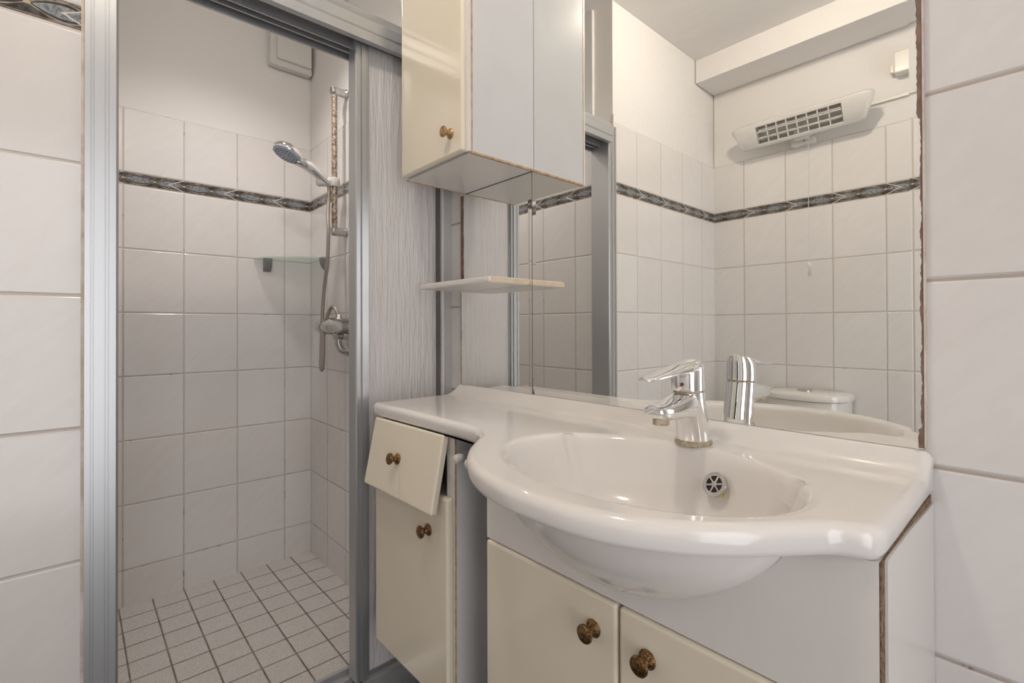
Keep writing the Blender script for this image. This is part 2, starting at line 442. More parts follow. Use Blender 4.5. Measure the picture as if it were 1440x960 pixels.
# ------------------------------------------------------------------ inside the shower
rl = thing('shower_riser_rail', (-1.995, D, 1.4), 'rusty vertical shower riser rail with chrome brackets on the tiled wall', 'shower rail')
mb = MB(); mb.tube([(-1.995, 0.806, 1.405), (-1.995, 0.806, 1.99)], 0.0115, 16); mb.build('bar', M_rust, rl, label='rusty pitted chrome bar')
for zc in (1.985, 1.40):
    mb = MB(); mb.lathe([(0.016, -0.062), (0.0185, -0.058), (0.0185, -0.040), (0.0165, -0.036), (0.0165, -0.008), (0.020, -0.004), (0.020, -0.0005)], (-1.995, D, zc), (0, 1, 0), 20)
    mb.lathe([(0.018, -0.012), (0.018, 0.012)], (-1.995, 0.806, zc), (0, 0, 1), 20)
    mb.build('bracket', M_chromed, rl)
mb = MB(); mb.lathe([(0.019, -0.018), (0.021, -0.014), (0.021, 0.014), (0.019, 0.018)], (-1.995, 0.806, 1.603), (0, 0, 1), 20)
mb.lathe([(0.014, -0.065), (0.0185, -0.06), (0.0185, 0.02), (0.015, 0.026)], (-2.0, 0.80, 1.604), (0.15, 1, 0.12), 20)
mb.build('slider', M_plastic, rl, label='pale plastic slider clamp')

hs = thing('hand_shower', (-2.0, 0.775, 1.60), 'chrome hand shower with blue-grey spray face resting in the riser slider', 'hand shower')
hc = Vector((-1.985, 0.617, 1.677)); hn = Vector((0.03, -0.42, -0.90)).normalized()
joint = hc + (Vector((-1.995, 0.775, 1.602)) - hc).normalized() * 0.048
pts = catmull([tuple(joint + Vector((0, -0.01, 0.0))), tuple(joint + Vector((0.0, 0.025, -0.006))), (-1.995, 0.715, 1.640), (-1.997, 0.75, 1.617), (-2.0, 0.782, 1.594)], 8)
nn = len(pts)
rad = [0.0165 + 0.0070 * math.sin(PI * min(1, i / (nn * 0.9))) - 0.002 * i / nn for i in range(nn)]
mb = MB(); mb.tube(pts, rad, 16); mb.build('handle', M_chrome, hs)
mb = MB(); mb.lathe([(0.012, -0.030), (0.034, -0.027), (0.050, -0.017), (0.057, -0.006), (0.058, 0.0), (0.056, 0.006), (0.050, 0.007)], hc, hn, 40)
mb.build('head', M_chrome, hs)
mb = MB(); mb.lathe([(0.0515, 0.0068), (0.0515, 0.009), (0.046, 0.0105), (0.0, 0.0125)], hc, hn, 40, cap1=False)
mb.build('spray_face', M_spray, hs, label='blue-grey spray face')
e1 = hn.cross(Vector((0, 0, 1))).normalized(); e2 = hn.cross(e1)
mb = MB()
for rr, kk in ((0.010, 5), (0.020, 10), (0.030, 16), (0.040, 22)):
    for k in range(kk):
        a = k * 2 * PI / kk
        mb.lathe([(0.0021, 0.0095), (0.0021, 0.0135)], hc + (e1 * math.cos(a) + e2 * math.sin(a)) * rr, hn, 6)
mb.build('nozzles', M_nozzle, hs)

ho = MB()
hp = catmull([(-2.002, 0.786, 1.588), (-2.004, 0.786, 1.55), (-1.985, 0.775, 1.47), (-1.955, 0.765, 1.375), (-1.968, 0.765, 1.263), (-2.003, 0.765, 1.149), (-2.022, 0.765, 1.03), (-2.033, 0.765, 0.90), (-2.037, 0.765, 0.845),
              (-2.035, 0.767, 0.825), (-2.028, 0.769, 0.840), (-2.022, 0.77, 0.90), (-2.018, 0.77, 0.98), (-1.995, 0.775, 1.045), (-1.965, 0.78, 1.082), (-1.938, 0.782, 1.082), (-1.920, 0.785, 1.064), (-1.914, 0.79, 1.045)], 8)
ho.tube(hp, 0.0075, 12)
tag(ho.build('shower_hose', M_hose, None, (-2.0, 0.775, 0.83)), 'grey metal shower hose looping down from the hand shower to the mixer', 'hose')

mx = thing('shower_mixer', (-1.86, D, 1.0), 'chrome wall mixer tap of the shower with elbow pipe below', 'shower mixer')
mb = MB(); mb.lathe([(0.022, -0.165), (0.033, -0.160), (0.035, -0.15), (0.035, -0.10), (0.031, -0.094), (0.031, 0.094), (0.035, 0.10), (0.035, 0.15), (0.033, 0.16), (0.022, 0.165)], (-1.86, 0.79, 1.006), (1, 0, 0), 28)
mb.build('body', M_chromed, mx)
for s_ in (-1, 1):
    mb = MB()
    pr = [(0.014, 0.163), (0.014, 0.195), (0.026, 0.198), (0.029, 0.205), (0.029, 0.235), (0.026, 0.243), (0.018, 0.246)]
    mb.lathe(pr, (-1.86, 0.79, 1.006), (s_, 0, 0), 10)
    mb.build('knob', M_chromed, mx)
    mb = MB()
    xx = -1.86 + s_ * 0.052
    mb.lathe([(0.021, -0.052), (0.024, -0.046), (0.024, -0.034), (0.018, -0.028)], (xx, 0.79, 1.006), (0, 0, 1), 6)
    mb.tube(catmull([(xx, 0.79, 0.965), (xx, 0.79, 0.935), (xx + 0.004, 0.803, 0.908), (xx + 0.012, 0.83, 0.899), (xx + 0.014, 0.853, 0.899)], 6), 0.0145, 14)
    mb.lathe([(0.03, -0.012), (0.032, -0.006), (0.032, -0.0005)], (xx + 0.014, D, 0.899), (0, 1, 0), 24)
    mb.build('elbow_pipe', M_chromed, mx)
mb = MB(); mb.lathe([(0.018, 0.025), (0.018, 0.034), (0.012, 0.036), (0.012, 0.048)], (-1.914, 0.79, 1.006), (0, 0, 1), 8); mb.build('hose_outlet', M_chromed, mx)

gs = thing('corner_shelf', (W, D, 1.31), 'curved clear glass corner shelf on two grey brackets inside the shower', 'shelf')
arc = [(W + 0.003, 0.606)] + [tuple(p.to_2d()) for p in catmull([(W + 0.004, 0.604, 0), (W + 0.075, 0.625, 0), (W + 0.145, 0.68, 0), (W + 0.205, 0.75, 0), (W + 0.252, 0.850, 0)], 6)] + [(W + 0.252, D - 0.003), (W + 0.003, D - 0.003)]
mb = MB(); mb.prism(arc, lambda u, v, w_: (u, v, w_), 1.309, 1.315); mb.build('glass', M_clear, gs)
def clip(o, ax):
    m_ = MB()
    for k in range(1):
        a, n_ = Vector(o), Vector(ax)
        t = Vector((n_.y, -n_.x, 0))
        pr = [(0.0, 0.012), (0.030, 0.012), (0.030, 0.002), (0.027, -0.016), (0.018, -0.034), (0.006, -0.046), (0.0, -0.047)]
        m_.loft([[a + n_ * u + Vector((0, 0, v)) + t * s_ for u, v in pr] for s_ in (-0.016, 0.016)])
    return m_
clip((W + 0.001, 0.66, 1.3055), (1, 0, 0)).build('bracket', M_grey_pl, gs)
clip((W + 0.215, D - 0.001, 1.3055), (0, -1, 0)).build('bracket', M_grey_pl, gs)

vt = thing('ventilation_cover', (W, 0.757, 2.285), 'square white ventilation cover high on the shower back wall', 'vent')
mb = MB(); mb.box(W + 0.0045, W + 0.045, 0.664, 0.850, 2.205, 2.368, 0.006, 3); mb.build('frame', M_plastic, vt)
mb = MB(); mb.box(W + 0.045, W + 0.062, 0.690, 0.843, 2.232, 2.366, 0.005, 3); mb.build('front_panel', M_plastic, vt)

# ------------------------------------------------------------------ mirrors
BV = 0.0004
def mirror(name, x0, x1, z0, z1, label, bev=0.013):
    o = thing(name, ((x0 + x1) / 2, DM, z0), label, 'mirror')
    yb, yf, ye = D - 0.0015, DM, DM + BV
    m_ = MB()
    A = [(x0, ye, z0), (x1, ye, z0), (x1, ye, z1), (x0, ye, z1)]
    B = [(x0 + bev, yf, z0 + bev), (x1 - bev, yf, z0 + bev), (x1 - bev, yf, z1 - bev), (x0 + bev, yf, z1 - bev)]
    m_.loft([A, B], cap0=False)
    m_.build('mirror_glass', M_mirror, o, angle=0.1)
    m_ = MB(); Bk = [(x, yb, z) for x, _, z in A]; m_.loft([Bk, [(x, ye + .0002, z) for x, _, z in A]]); m_.build('glass_edge', M_medge, o)
    return o
big = mirror('mirror', -0.8652, -0.117, 0.834, 1.99, 'large mirror above the washbasin with worn brown right edge')
nar = mirror('mirror', -1.166, -0.8674, 0.834, 1.99, 'narrow mirror left of the large one, behind the small shelf')
mb = MB(); mb.box(-0.8673, -0.8653, DM + 0.0002, D - 0.0002, 0.836, 1.99); struct('trim_4', mb, M_gasket)      # dark joint between the two mirrors
def desilver(o, xe, sgn, z0, z1, wf, seed):
    """thin ragged flake of exposed backing along a vertical mirror edge, following the bevel"""
    rnd = random.Random(seed); m_ = MB()
    n = int((z1 - z0) / 0.0035); a = []; b_ = []
    j = 0.0
    for i in range(n + 1):
        z_ = z0 + (z1 - z0) * i / n
        j = 0.7 * j + rnd.uniform(-0.0008, 0.0008)
        wd = max(0.0006, wf(z_) + j)
        f = lambda d: DM + BV - d / 0.013 * BV - 0.0004
        a.append((xe, f(0), z_)); b_.append((xe + sgn * wd, f(min(wd, 0.013)), z_))
    m_.loft([a, b_], closed=False, cap0=False, cap1=False)
    a2 = [(x_, y_ + 0.0003, z_) for x_, y_, z_ in a]; b2 = [(x_, y_ + 0.0003, z_) for x_, y_, z_ in b_]
    m_.loft([a2, b2], closed=False, cap0=False, cap1=False)
    m_.loft([b_, b2], closed=False, cap0=False, cap1=False)
    return m_.build('desilvered_edge', M_desilver, o, label='brown desilvered edge')
desilver(big, -0.117, -1, 0.836, 1.98, lambda z: 0.0052 if z > 1.28 else (0.0060 if z < 0.862 else (0.0026 if z < 0.90 else 0.0017)), 3)
desilver(nar, -1.166, 1, 1.115, 1.385, lambda z: 0.0150, 5)
desilver(nar, -1.166, 1, 0.836, 1.10, lambda z: 0.0022, 6)
desilver(big, -0.8652, 1, 0.834, 0.875, lambda z: 0.0012 + max(0, 0.850 - z) * 0.35, 8)

# ------------------------------------------------------------------ knobs and doors
def knob(parent, x, y, z, n=(0, -1, 0), m=None, s_=1.0):
    m_ = MB()
    pr = [(0.0125, 0.0003), (0.0130, 0.002), (0.0105, 0.0045), (0.0065, 0.007), (0.0058, 0.012), (0.0075, 0.015), (0.0115, 0.0175), (0.0135, 0.020), (0.0132, 0.0225), (0.0105, 0.0245), (0.005, 0.0255), (0.0015, 0.0256)]
    m_.lathe([(r * s_, h * s_) for r, h in pr], (x, y, z), n, 28)
    return m_.build('knob', m or M_brass, parent)

wc = thing('wall_cabinet', (-1.0, 0.75, 1.3875), 'cream wall cabinet hung on the mirror with small brass knob', 'cabinet')
zb, zt = 1.3875, 2.0
mb = MB()
mb.box(-1.139, -0.861, 0.6575, DM - 0.0006, zb + 0.0025, zt, 0.0)
mb.build('body', M_lamside, wc)
mb = MB(); 
mb.box(-0.8612, -0.8590, 0.658, DM - 0.0006, zb, zt)
mb.build('side_panel', M_lamside, wc)
mb = MB(); mb.box(-1.1392, -0.8612, 0.6572, DM - 0.0006, zb, zb + 0.0024); mb.build('bottom_panel', M_lam, wc)
for bx in ((-0.8650, -0.8586, 0.6545, DM - 0.0008, zb - 0.0012, zb + 0.0035), (-0.8607, -0.8586, 0.6555, 0.6578, zb + 0.0036, zt), (-1.1410, -1.1370, 0.6545, DM - 0.0008, zb - 0.0012, zb + 0.0022)):
    mb = MB(); mb.box(*bx); mb.build('edge_band', M_band, wc, label='tan edge banding')
dd = MB(); dd.box(-1.141, -0.8715, 0.638, 0.6555, zb + 0.004, zt, 0.006, 4)
d = dd.build('door', M_cream, wc)
knob(d, -0.916, 0.638, 1.441, m=M_brass2, s_=0.95)
mb = MB(); mb.box(-0.8705, -0.8615, 0.6465, 0.657, zb + 0.003, zt); mb.build('front_edge', M_lam, wc)

mb = MB(); mb.box(-1.1385, -0.8615, DM - 0.0024, DM - 0.0008, zb - 0.0008, zb + 0.002); mb.build('back_edge', M_gasket, wc)
sh = MB(); sh.box(-1.180, -0.8735, 0.716, DM - 0.0006, 1.1045, 1.1205, 0.0055, 4)
sh.mi = 1; sh.box(-0.8738, -0.8722, 0.722, DM - 0.0008, 1.107, 1.118)
sho = tag(sh.build('small_shelf', [M_lam, M_band], None, (-1.026, DM, 1.1045)), 'small white shelf board in front of the narrow mirror', 'shelf')
M_shelfend = plain('yellowed_edge', (0.74, 0.62, 0.46), 0.4, c2=(0.66, 0.50, 0.33), var=0.2, vscale=30)
sho.data.materials[1] = M_shelfend

# ------------------------------------------------------------------ vanity: side cabinet
FY = 0.569
vc = thing('vanity_side_cabinet', (-0.99, 0.72, 0.216), 'narrow cream vanity cabinet with tilted loose drawer front left of the basin', 'cabinet')
mb = MB()
x0, x1 = -1.150, -0.829
mb.box(x0, x0 + 0.016, 0.589, D - 0.001, 0.216, 0.7745)
mb.box(x1 - 0.016, x1, 0.589, D - 0.001, 0.216, 0.7745)
mb.box(x0 + 0.016, x1 - 0.016, 0.589, D - 0.001, 0.216, 0.232)
mb.box(x0 + 0.016, x1 - 0.016, D - 0.012, D - 0.001, 0.232, 0.7745)
mb.box(x0 + 0.016, x1 - 0.016, 0.592, D - 0.02, 0.632, 0.646)
mb.build('body', M_lamside, vc)
mb = MB(); mb.box(x1 - 0.029, x1 - 0.001, 0.5868, 0.5890, 0.216, 0.7745); mb.build('edge_band', M_lam, vc)
mb = MB(); mb.box(x0, x0 + 0.0155, 0.5868, 0.5890, 0.216, 0.7745); mb.build('edge_band', M_lam, vc)
mb = MB(); mb.box(x1 - 0.001, x1 + 0.0009, 0.5866, 0.5902, 0.216, 0.7745); mb.build('edge_band', M_band, vc, label='tan edge banding')
dd = MB(); dd.box(-1.1515, -0.832, FY, 0.5865, 0.214, 0.648, 0.006, 4); d = dd.build('door', M_cream, vc)
knob(d, -0.902, FY, 0.566)
# loose drawer front, tipped forward at its lower edge
XF = Matrix.Translation((-0.99, 0.5735, 0.7755)) @ Matrix.Rotation(math.radians(-0.4), 4, 'Y') @ Matrix.Rotation(math.radians(-11.5), 4, 'X')
dd = MB(); dd.box(-0.1605, 0.144, -0.0045, 0.013, -0.163, -0.0004, 0.005, 4, xf=XF); d = dd.build('drawer', M_cream, vc, label='loose tilted cream drawer front')
kp = XF @ Vector((-0.018, -0.0045, -0.0785)); kn = (XF.to_3x3() @ Vector((0, -1, 0)))
knob(d, kp.x, kp.y, kp.z, kn)
mb = MB(); mb.box(x1 - 0.0172, x1 - 0.0162, 0.5905, 0.80, 0.676, 0.700); mb.build('drawer_runner', M_alud, vc)
mb = MB(); mb.box(-0.8525, -0.8465, 0.5895, 0.80, 0.662, 0.766, 0.001); mb.build('drawer_side', M_lam, vc)

# ------------------------------------------------------------------ vanity: sink cabinet
sk = thing('sink_cabinet', (-0.41, 0.72, 0.1), 'white and cream vanity cabinet with two doors under the washbasin', 'cabinet')
X0, X1 = -0.7035, -0.1125
mb = MB()
mb.box(X0, X0 + 0.016, 0.5875, D - 0.001, 0.10, 0.7745)
mb.box(X1 - 0.016, X1, 0.5875, D - 0.001, 0.10, 0.7745)
mb.box(X0 + 0.016, X1 - 0.016, 0.5875, D - 0.001, 0.10, 0.116)
mb.box(X0 + 0.016, X1 - 0.016, D - 0.012, D - 0.001, 0.116, 0.7745)
mb.box(X0 + 0.03, X1 - 0.03, 0.63, 0.80, 0.0, 0.0995)
mb.build('body', M_lamside, sk)
# apron with the cut-out for the bowl
BC, BA, BD, BY, BB, BP = -0.405, 0.217, 0.130, 0.560, 0.122, 1.6
pts = [(X0, 0.613), (X1, 0.613), (X1, 0.7745)]
for k in range(0, 41):
    a = PI * k / 40; e = 2 / BP
    pts.append((BC + (BA - 0.001) * math.copysign(abs(math.cos(a)) ** e, math.cos(a)), 0.7745 - BD * math.sin(a) ** e))
pts.append((X0, 0.7745))
mb = MB(); mb.prism(pts, lambda u, v, w_: (u, w_, v), FY + 0.001, 0.587); mb.build('apron', M_lam, sk)
mb = MB(); mb.box(X1 + 0.0004, X1 + 0.0016, FY + 0.002, D - 0.0015, 0.10, 0.7745)
mb.build('chipboard_edge', M_chip, sk, label='exposed brown chipboard edge')
mb = MB(); P_ = [(0.585, 0.10), (D - 0.0012, 0.10), (D - 0.0012, 0.764), (0.80, 0.766), (0.70, 0.7715), (0.60, 0.7735), (0.585, 0.773)]
mb.prism(P_, lambda u, v, w_: (w_, u, v), X1 + 0.0017, X1 + 0.0042); mb.build('side_panel', M_lam, sk)
for xa, xb, kx in ((-0.7025, -0.4125, -0.452), (-0.4085, -0.115, -0.362)):
    dd = MB(); dd.box(xa, xb, FY - 0.003, 0.5868, 0.115, 0.6105, 0.006, 4); d = dd.build('door', M_cream, sk)
    knob(d, kx, FY - 0.003, 0.5605)

# towel rail between the cabinets
tr_ = thing('towel_rail', (-0.765, 0.70, 0.74), 'white pull-out towel rail with two bars in the gap between the vanity cabinets', 'towel rail')
for xx, yy in ((-0.797, 0.570), (-0.753, 0.566)):
    mb = MB(); mb.lathe([(0.005, yy), (0.0085, yy + 0.003), (0.0095, yy + 0.008), (0.0075, yy + 0.014), (0.0075, 0.846)], (xx, 0, 0.738), (0, 1, 0), 16); mb.build('bar', M_rail, tr_)
    mb = MB(); mb.lathe([(0.004, yy - 0.008), (0.0085, yy - 0.005), (0.0092, yy), (0.0092, yy + 0.007), (0.0085, yy + 0.010)], (xx, 0, 0.738), (0, 1, 0), 18); mb.build('end_cap', M_plastic, tr_)
mb = MB(); mb.box(-0.826, -0.706, 0.846, D - 0.001, 0.722, 0.756, 0.003); mb.build('mounting_plate', M_plastic, tr_)

# ------------------------------------------------------------------ washbasin top
ZT, ZB = 0.808, 0.7755
outl = [(-1.178, 0.850), (-1.178, 0.72), (-1.178, 0.600), (-1.1775, 0.584), (-1.1745, 0.5755), (-1.165, 0.5732), (-1.13, 0.5735), (-1.0, 0.575), (-0.88, 0.575), (-0.79, 0.5745), (-0.735, 0.568), (-0.695, 0.545), (-0.665, 0.510), (-0.630, 0.471), (-0.580, 0.433),
        (-0.520, 0.406), (-0.460, 0.393), (-0.405, 0.390), (-0.350, 0.394), (-0.300, 0.407), (-0.255, 0.430), (-0.215, 0.462), (-0.185, 0.496), (-0.162, 0.527), (-0.143, 0.549), (-0.126, 0.558), (-0.115, 0.565), (-0.1085, 0.580), (-0.1075, 0.62), (-0.1075, 0.72), (-0.1075, 0.850)]
cur = catmull([(x, y, 0) for x, y in outl], 7)
# back edge
nb = 60
cur += [Vector((-0.1075 + (-1.178 + 0.1075) * k / nb, 0.8545, 0)) for k in range(0, nb + 1)]
# resample evenly
def resample(P, n):
    P = P + [P[0]]; Ls = [0]
    for a, b_ in zip(P, P[1:]): Ls.append(Ls[-1] + (b_ - a).length)
    out = []; j = 0
    for k in range(n):
        t = Ls[-1] * k / n
        while Ls[j + 1] < t: j += 1
        f = (t - Ls[j]) / max(1e-9, Ls[j + 1] - Ls[j]); out.append(P[j].lerp(P[j + 1], f))
    return out
N = 420
cur = resample(cur, N)
def offset(P, d):
    n = len(P); out = []
    for i in range(n):
        t = (P[(i + 2) % n] - P[(i - 2) % n]); t.z = 0; t.normalize()
        nrm = Vector((-t.y, t.x, 0))
        out.append(P[i] + nrm * d)
    return out
area = sum(cur[i].x * cur[(i + 1) % N].y - cur[(i + 1) % N].x * cur[i].y for i in range(N))
sg = 1 if area > 0 else -1          # inward normal sign
EC = Vector((-0.398, 0.590, 0)); EA, EB = 0.212, 0.150
ang = [math.atan2((p.y - EC.y) / EB, (p.x - EC.x) / EA) for p in cur]
rings = []
def oring(ins, z):
    q = offset(cur, sg * ins)
    return [Vector((p.x, c_.y if c_.y > 0.853 else min(p.y, 0.8545), z)) for p, c_ in zip(q, cur)]
def upstand(y):
    t = max(0.0, min(1.0, (y - 0.796) / (0.843 - 0.796)))
    return 0.0255 * (t ** 1.7) * (1 - 0.25 * (1 - t) * t)
rings.append(oring(0.016, ZB)); rings.append(oring(0.007, ZB)); rings.append(oring(0.0035, ZB + 0.0015)); rings.append(oring(0.0015, ZB + 0.007))
for a in (0, 18, 36, 54, 72, 90):
    r = math.radians(a)
    rings.append(oring(0.013 * (1 - math.cos(r)), ZT - 0.013 + 0.013 * math.sin(r)))
def ering(s_, z, cx=0.0, cy=0.0):
    o_ = []
    for t in ang:
        dent = 0.0
        for t0 in (math.radians(34), math.radians(150)):
            dent += 0.055 * math.exp(-((t - t0) / 0.075) ** 2)
        sc = s_ + (dent if s_ > 0.9 else 0.0) * (1.0 if z < ZT - 0.001 else 0.4)
        # the rim is a little squared off towards the wall
        k = 1.0
        o_.append(Vector((EC.x + cx + EA * sc * k * math.cos(t), EC.y + cy + EB * sc * k * math.sin(t), z)))
    return o_
ra = rings[-1]; rb = ering(1.075, ZT - 0.0002)
for k in range(1, 30):
    f = 1 - (1 - k / 30) ** 0.9
    f = k / 30
    f = f * f * (3 - 2 * f) * 0.4 + 0.6 * f
    rings.append([a.lerp(b_, f) for a, b_ in zip(ra, rb)])
for s_, z in ((1.075, ZT - 0.0002), (1.045, ZT - 0.0008), (1.02, ZT - 0.003), (1.0, ZT - 0.0075), (0.985, ZT - 0.014), (0.955, ZT - 0.030), (0.915, ZT - 0.050), (0.86, ZT - 0.072), (0.78, ZT - 0.092), (0.66, ZT - 0.108), (0.50, ZT - 0.118), (0.32, ZT - 0.124), (0.12, ZT - 0.127)):
    rings.append(ering(s_, z))
rings.append([Vector((EC.x + 0.02 * math.cos(t), EC.y + 0.02 * math.sin(t), ZT - 0.1275)) for t in ang])
for r_ in rings[4:-13]:
    for v_ in r_:
        v_.z += upstand(v_.y)
ba = thing('washbasin_top', (-0.6, 0.7, ZB), 'white cast washbasin countertop with oval bowl and bulging rounded front', 'washbasin')
mb = MB(); mb.loft(rings, cap0=False, cap1=True)
# outer skin of the bowl under the top
us = []
for k_ in range(17):
    a = PI / 2 * k_ / 16; s_ = max(0.03, math.cos(a) ** (2 / BP)); dz = BD * math.sin(a) ** (2 / BP)
    us.append([Vector((BC + BA * s_ * math.cos(2 * PI * k / 96), BY + (BB if k > 48 else 0.195) * s_ * math.sin(2 * PI * k / 96), ZB + 0.0004 - dz)) for k in range(96)])
mb.loft(us, cap0=False)
# flat underside between outer lip and bowl skin
inner = oring(0.0155, ZB + 0.0003)
und = [[Vector((BC + BA * 0.995 * math.cos(t), BY + (BB if math.sin(t) < 0 else 0.195) * 0.995 * math.sin(t), ZB + 0.0003)) for t in [math.atan2((p.y - BY) / (BB if p.y < BY else 0.195), (p.x - BC) / BA) for p in cur]], inner]
mb.loft(und, cap0=False, cap1=False)
mb.build('basin', M_ceramic, ba, angle=50)
# overflow cover on the back wall of the bowl
oc = Vector((-0.3375, 0.7085, 0.7655)); on = Vector((-0.10, -0.86, 0.50)).normalized()
mb = MB(); mb.lathe([(0.0185, -0.002), (0.0185, 0.002), (0.0175, 0.0032), (0.0125, 0.0032), (0.0120, 0.0022)], oc, on, 36, cap1=False); ov = mb.build('overflow_cover', M_chromed, ba)
mb = MB(); mb.lathe([(0.0122, 0.0008), (0.0122, 0.0014)], oc, on, 30); mb.build('opening', M_dark, ov)
t1 = on.cross(Vector((0, 0, 1))).normalized(); t2 = on.cross(t1)
mb = MB()
for k in range(6):
    a = k * PI / 3 + 0.3; dv = t1 * math.cos(a) + t2 * math.sin(a)
    mb.tube([oc + on * 0.0024 + dv * 0.003, oc + on * 0.0024 + dv * 0.0122], 0.0015, 8)
mb.lathe([(0.0042, 0.0010), (0.0042, 0.0036), (0.0020, 0.0040)], oc, on, 16)
mb.build('spokes', M_chromed, ov)
mb = MB(); mb.lathe([(0.0034, 0.0032), (0.0034, 0.0042)], oc + t1 * (-0.0075) + Vector((0.006, 0, -0.0125)), on, 12); mb.build('dot', M_yellow, ov, label='yellow dot')
mb = MB(); mb.lathe([(0.030, -0.004), (0.031, 0.002), (0.028, 0.003), (0.022, 0.001), (0.0, 0.0005)], (EC.x, EC.y, ZT - 0.1275), (0, 0, 1), 32, cap1=False); mb.build('drain', M_chromed, ba)

# ------------------------------------------------------------------ basin tap
FX = -0.400
tp = thing('basin_tap', (FX, 0.764, ZT), 'chrome single lever basin tap with limescale at its base', 'tap')
def ell(cx, cy, cz, rx, ry, tilt=0.0, n=32, ax='z'):
    o_ = []
    for k in range(n):
        a = 2 * PI * k / n
        u, v = rx * math.cos(a), ry * math.sin(a)
        o_.append(Vector((cx + u, cy + v * math.cos(tilt), cz + v * math.sin(tilt))))
    return o_
mb = MB(); mb.lathe([(0.0285, -0.0005), (0.0295, 0.002), (0.0290, 0.006), (0.027, 0.0075)], (FX, 0.763, ZT), (0, 0, 1), 36); mb.build('base_ring', M_scale, tp, label='limescale crusted base ring')
mb = MB()
cl_ = [(0.763, 0.815, 0.0265), (0.7605, 0.83, 0.0262), (0.7565, 0.85, 0.0260), (0.7525, 0.87, 0.0258), (0.7495, 0.885, 0.0257), (0.7475, 0.895, 0.0256)]
mb.loft([ell(FX, y, z, r, r, 0.06) for y, z, r in cl_]); 
mb.build('body', M_chrome, tp)
# spout: rounded-rectangle sections marching towards the bowl
def srect(y, zc, hw, hh, n=28, pw=3.2):
    o_ = []
    for k in range(n):
        a = 2 * PI * k / n; c_, s_ = math.cos(a), math.sin(a)
        o_.append(Vector((FX + hw * math.copysign(abs(c_) ** (2 / pw), c_), y, zc + hh * math.copysign(abs(s_) ** (2 / pw), s_))))
    return o_
mb = MB(); mb.loft([srect(0.757, 0.871, 0.0215, 0.0255), srect(0.735, 0.8740, 0.0225, 0.0225), srect(0.715, 0.8735, 0.0222, 0.0185), srect(0.69, 0.8715, 0.0214, 0.0148), srect(0.668, 0.8708, 0.0205, 0.0125), srect(0.652, 0.8712, 0.0190, 0.0108), srect(0.6445, 0.8725, 0.0165, 0.0082), srect(0.6415, 0.8735, 0.0130, 0.0050)])
mb.build('spout', M_chrome, tp)
mb = MB(); mb.lathe([(0.0118, 0.0), (0.0125, 0.0015), (0.0125, 0.010)], (FX, 0.6645, 0.8518), (0, 0, 1), 28); mb.build('aerator', M_scale, tp, label='limescaled aerator')
mb = MB(); mb.loft([ell(FX, 0.7474, 0.8950, 0.0235, 0.0235, 0.06), ell(FX, 0.7470, 0.8985, 0.0235, 0.0235, 0.06)]); mb.build('gap_ring', M_scale, tp)
mb = MB()
mb.loft([ell(FX, 0.7470, 0.8985, 0.0258, 0.0258, 0.06), ell(FX, 0.7462, 0.906, 0.0260, 0.0260, 0.07), ell(FX, 0.7458, 0.916, 0.0258, 0.0262, 0.12), ell(FX, 0.7462, 0.9265, 0.0254, 0.0264, 0.18), ell(FX, 0.7472, 0.9350, 0.0240, 0.0255, 0.22), ell(FX, 0.7485, 0.9408, 0.0205, 0.0225, 0.25), ell(FX, 0.7500, 0.9440, 0.0140, 0.0165, 0.26), ell(FX, 0.7510, 0.9452, 0.0060, 0.0075, 0.26)])
cap = mb.build('lever_cap', M_chrome, tp)
mb = MB(); mb.lathe([(0.0028, 0.0), (0.0028, 0.0012)], (FX + 0.004, 0.7205, 0.9085), (0.15, -1, 0), 12); mb.build('screw_hole', M_red, cap)
mb = MB()
lv = [(0.762, 0.9375, 0.0120, 0.0030), (0.755, 0.9368, 0.0190, 0.0060), (0.740, 0.9348, 0.0236, 0.0085), (0.72, 0.9322, 0.0225, 0.0068), (0.69, 0.9290, 0.0205, 0.0052), (0.66, 0.9258, 0.0180, 0.0038), (0.635, 0.9232, 0.0150, 0.0028), (0.622, 0.9220, 0.0115, 0.0022), (0.618, 0.9217, 0.0070, 0.0014)]
mb.loft([srect(y, z, hw, hh, 28, 2.6) for y, z, hw, hh in lv]); mb.build('lever', M_chrome, tp)

# ------------------------------------------------------------------ opposite wall (seen in the mirror)
he = thing('infrared_heater', (-0.785, OPP, 1.92), 'white infrared bathroom heater with grille mounted high on the opposite wall', 'heater')
# local frame of the tilted housing: a = along x, n = outward face normal (tipped down), t = up along the face
hcn = Vector((-0.785, OPP + 0.098, 1.936)); tl = math.radians(28)
hn_ = Vector((0, math.cos(tl), -math.sin(tl))); ht = Vector((0, math.sin(tl), math.cos(tl))); ha = Vector((1, 0, 0))
def HP(a, t, n): return hcn + ha * a + ht * t + hn_ * n
prof = [(-0.062, 0.0), (-0.058, 0.012), (-0.052, 0.016), (0.052, 0.016), (0.058, 0.012), (0.062, 0.0), (0.060, -0.018), (0.045, -0.032), (-0.045, -0.032), (-0.060, -0.018)]
def hring(a, s_): return [HP(a, t * s_, n_ * (0.4 + 0.6 * s_)) for t, n_ in prof]
GW, GH = 0.172, 0.040
mb = MB()
mb.loft([hring(-0.215, 1.0), hring(-GW - 0.006, 1.0)]); mb.loft([hring(GW + 0.006, 1.0), hring(0.215, 1.0)])
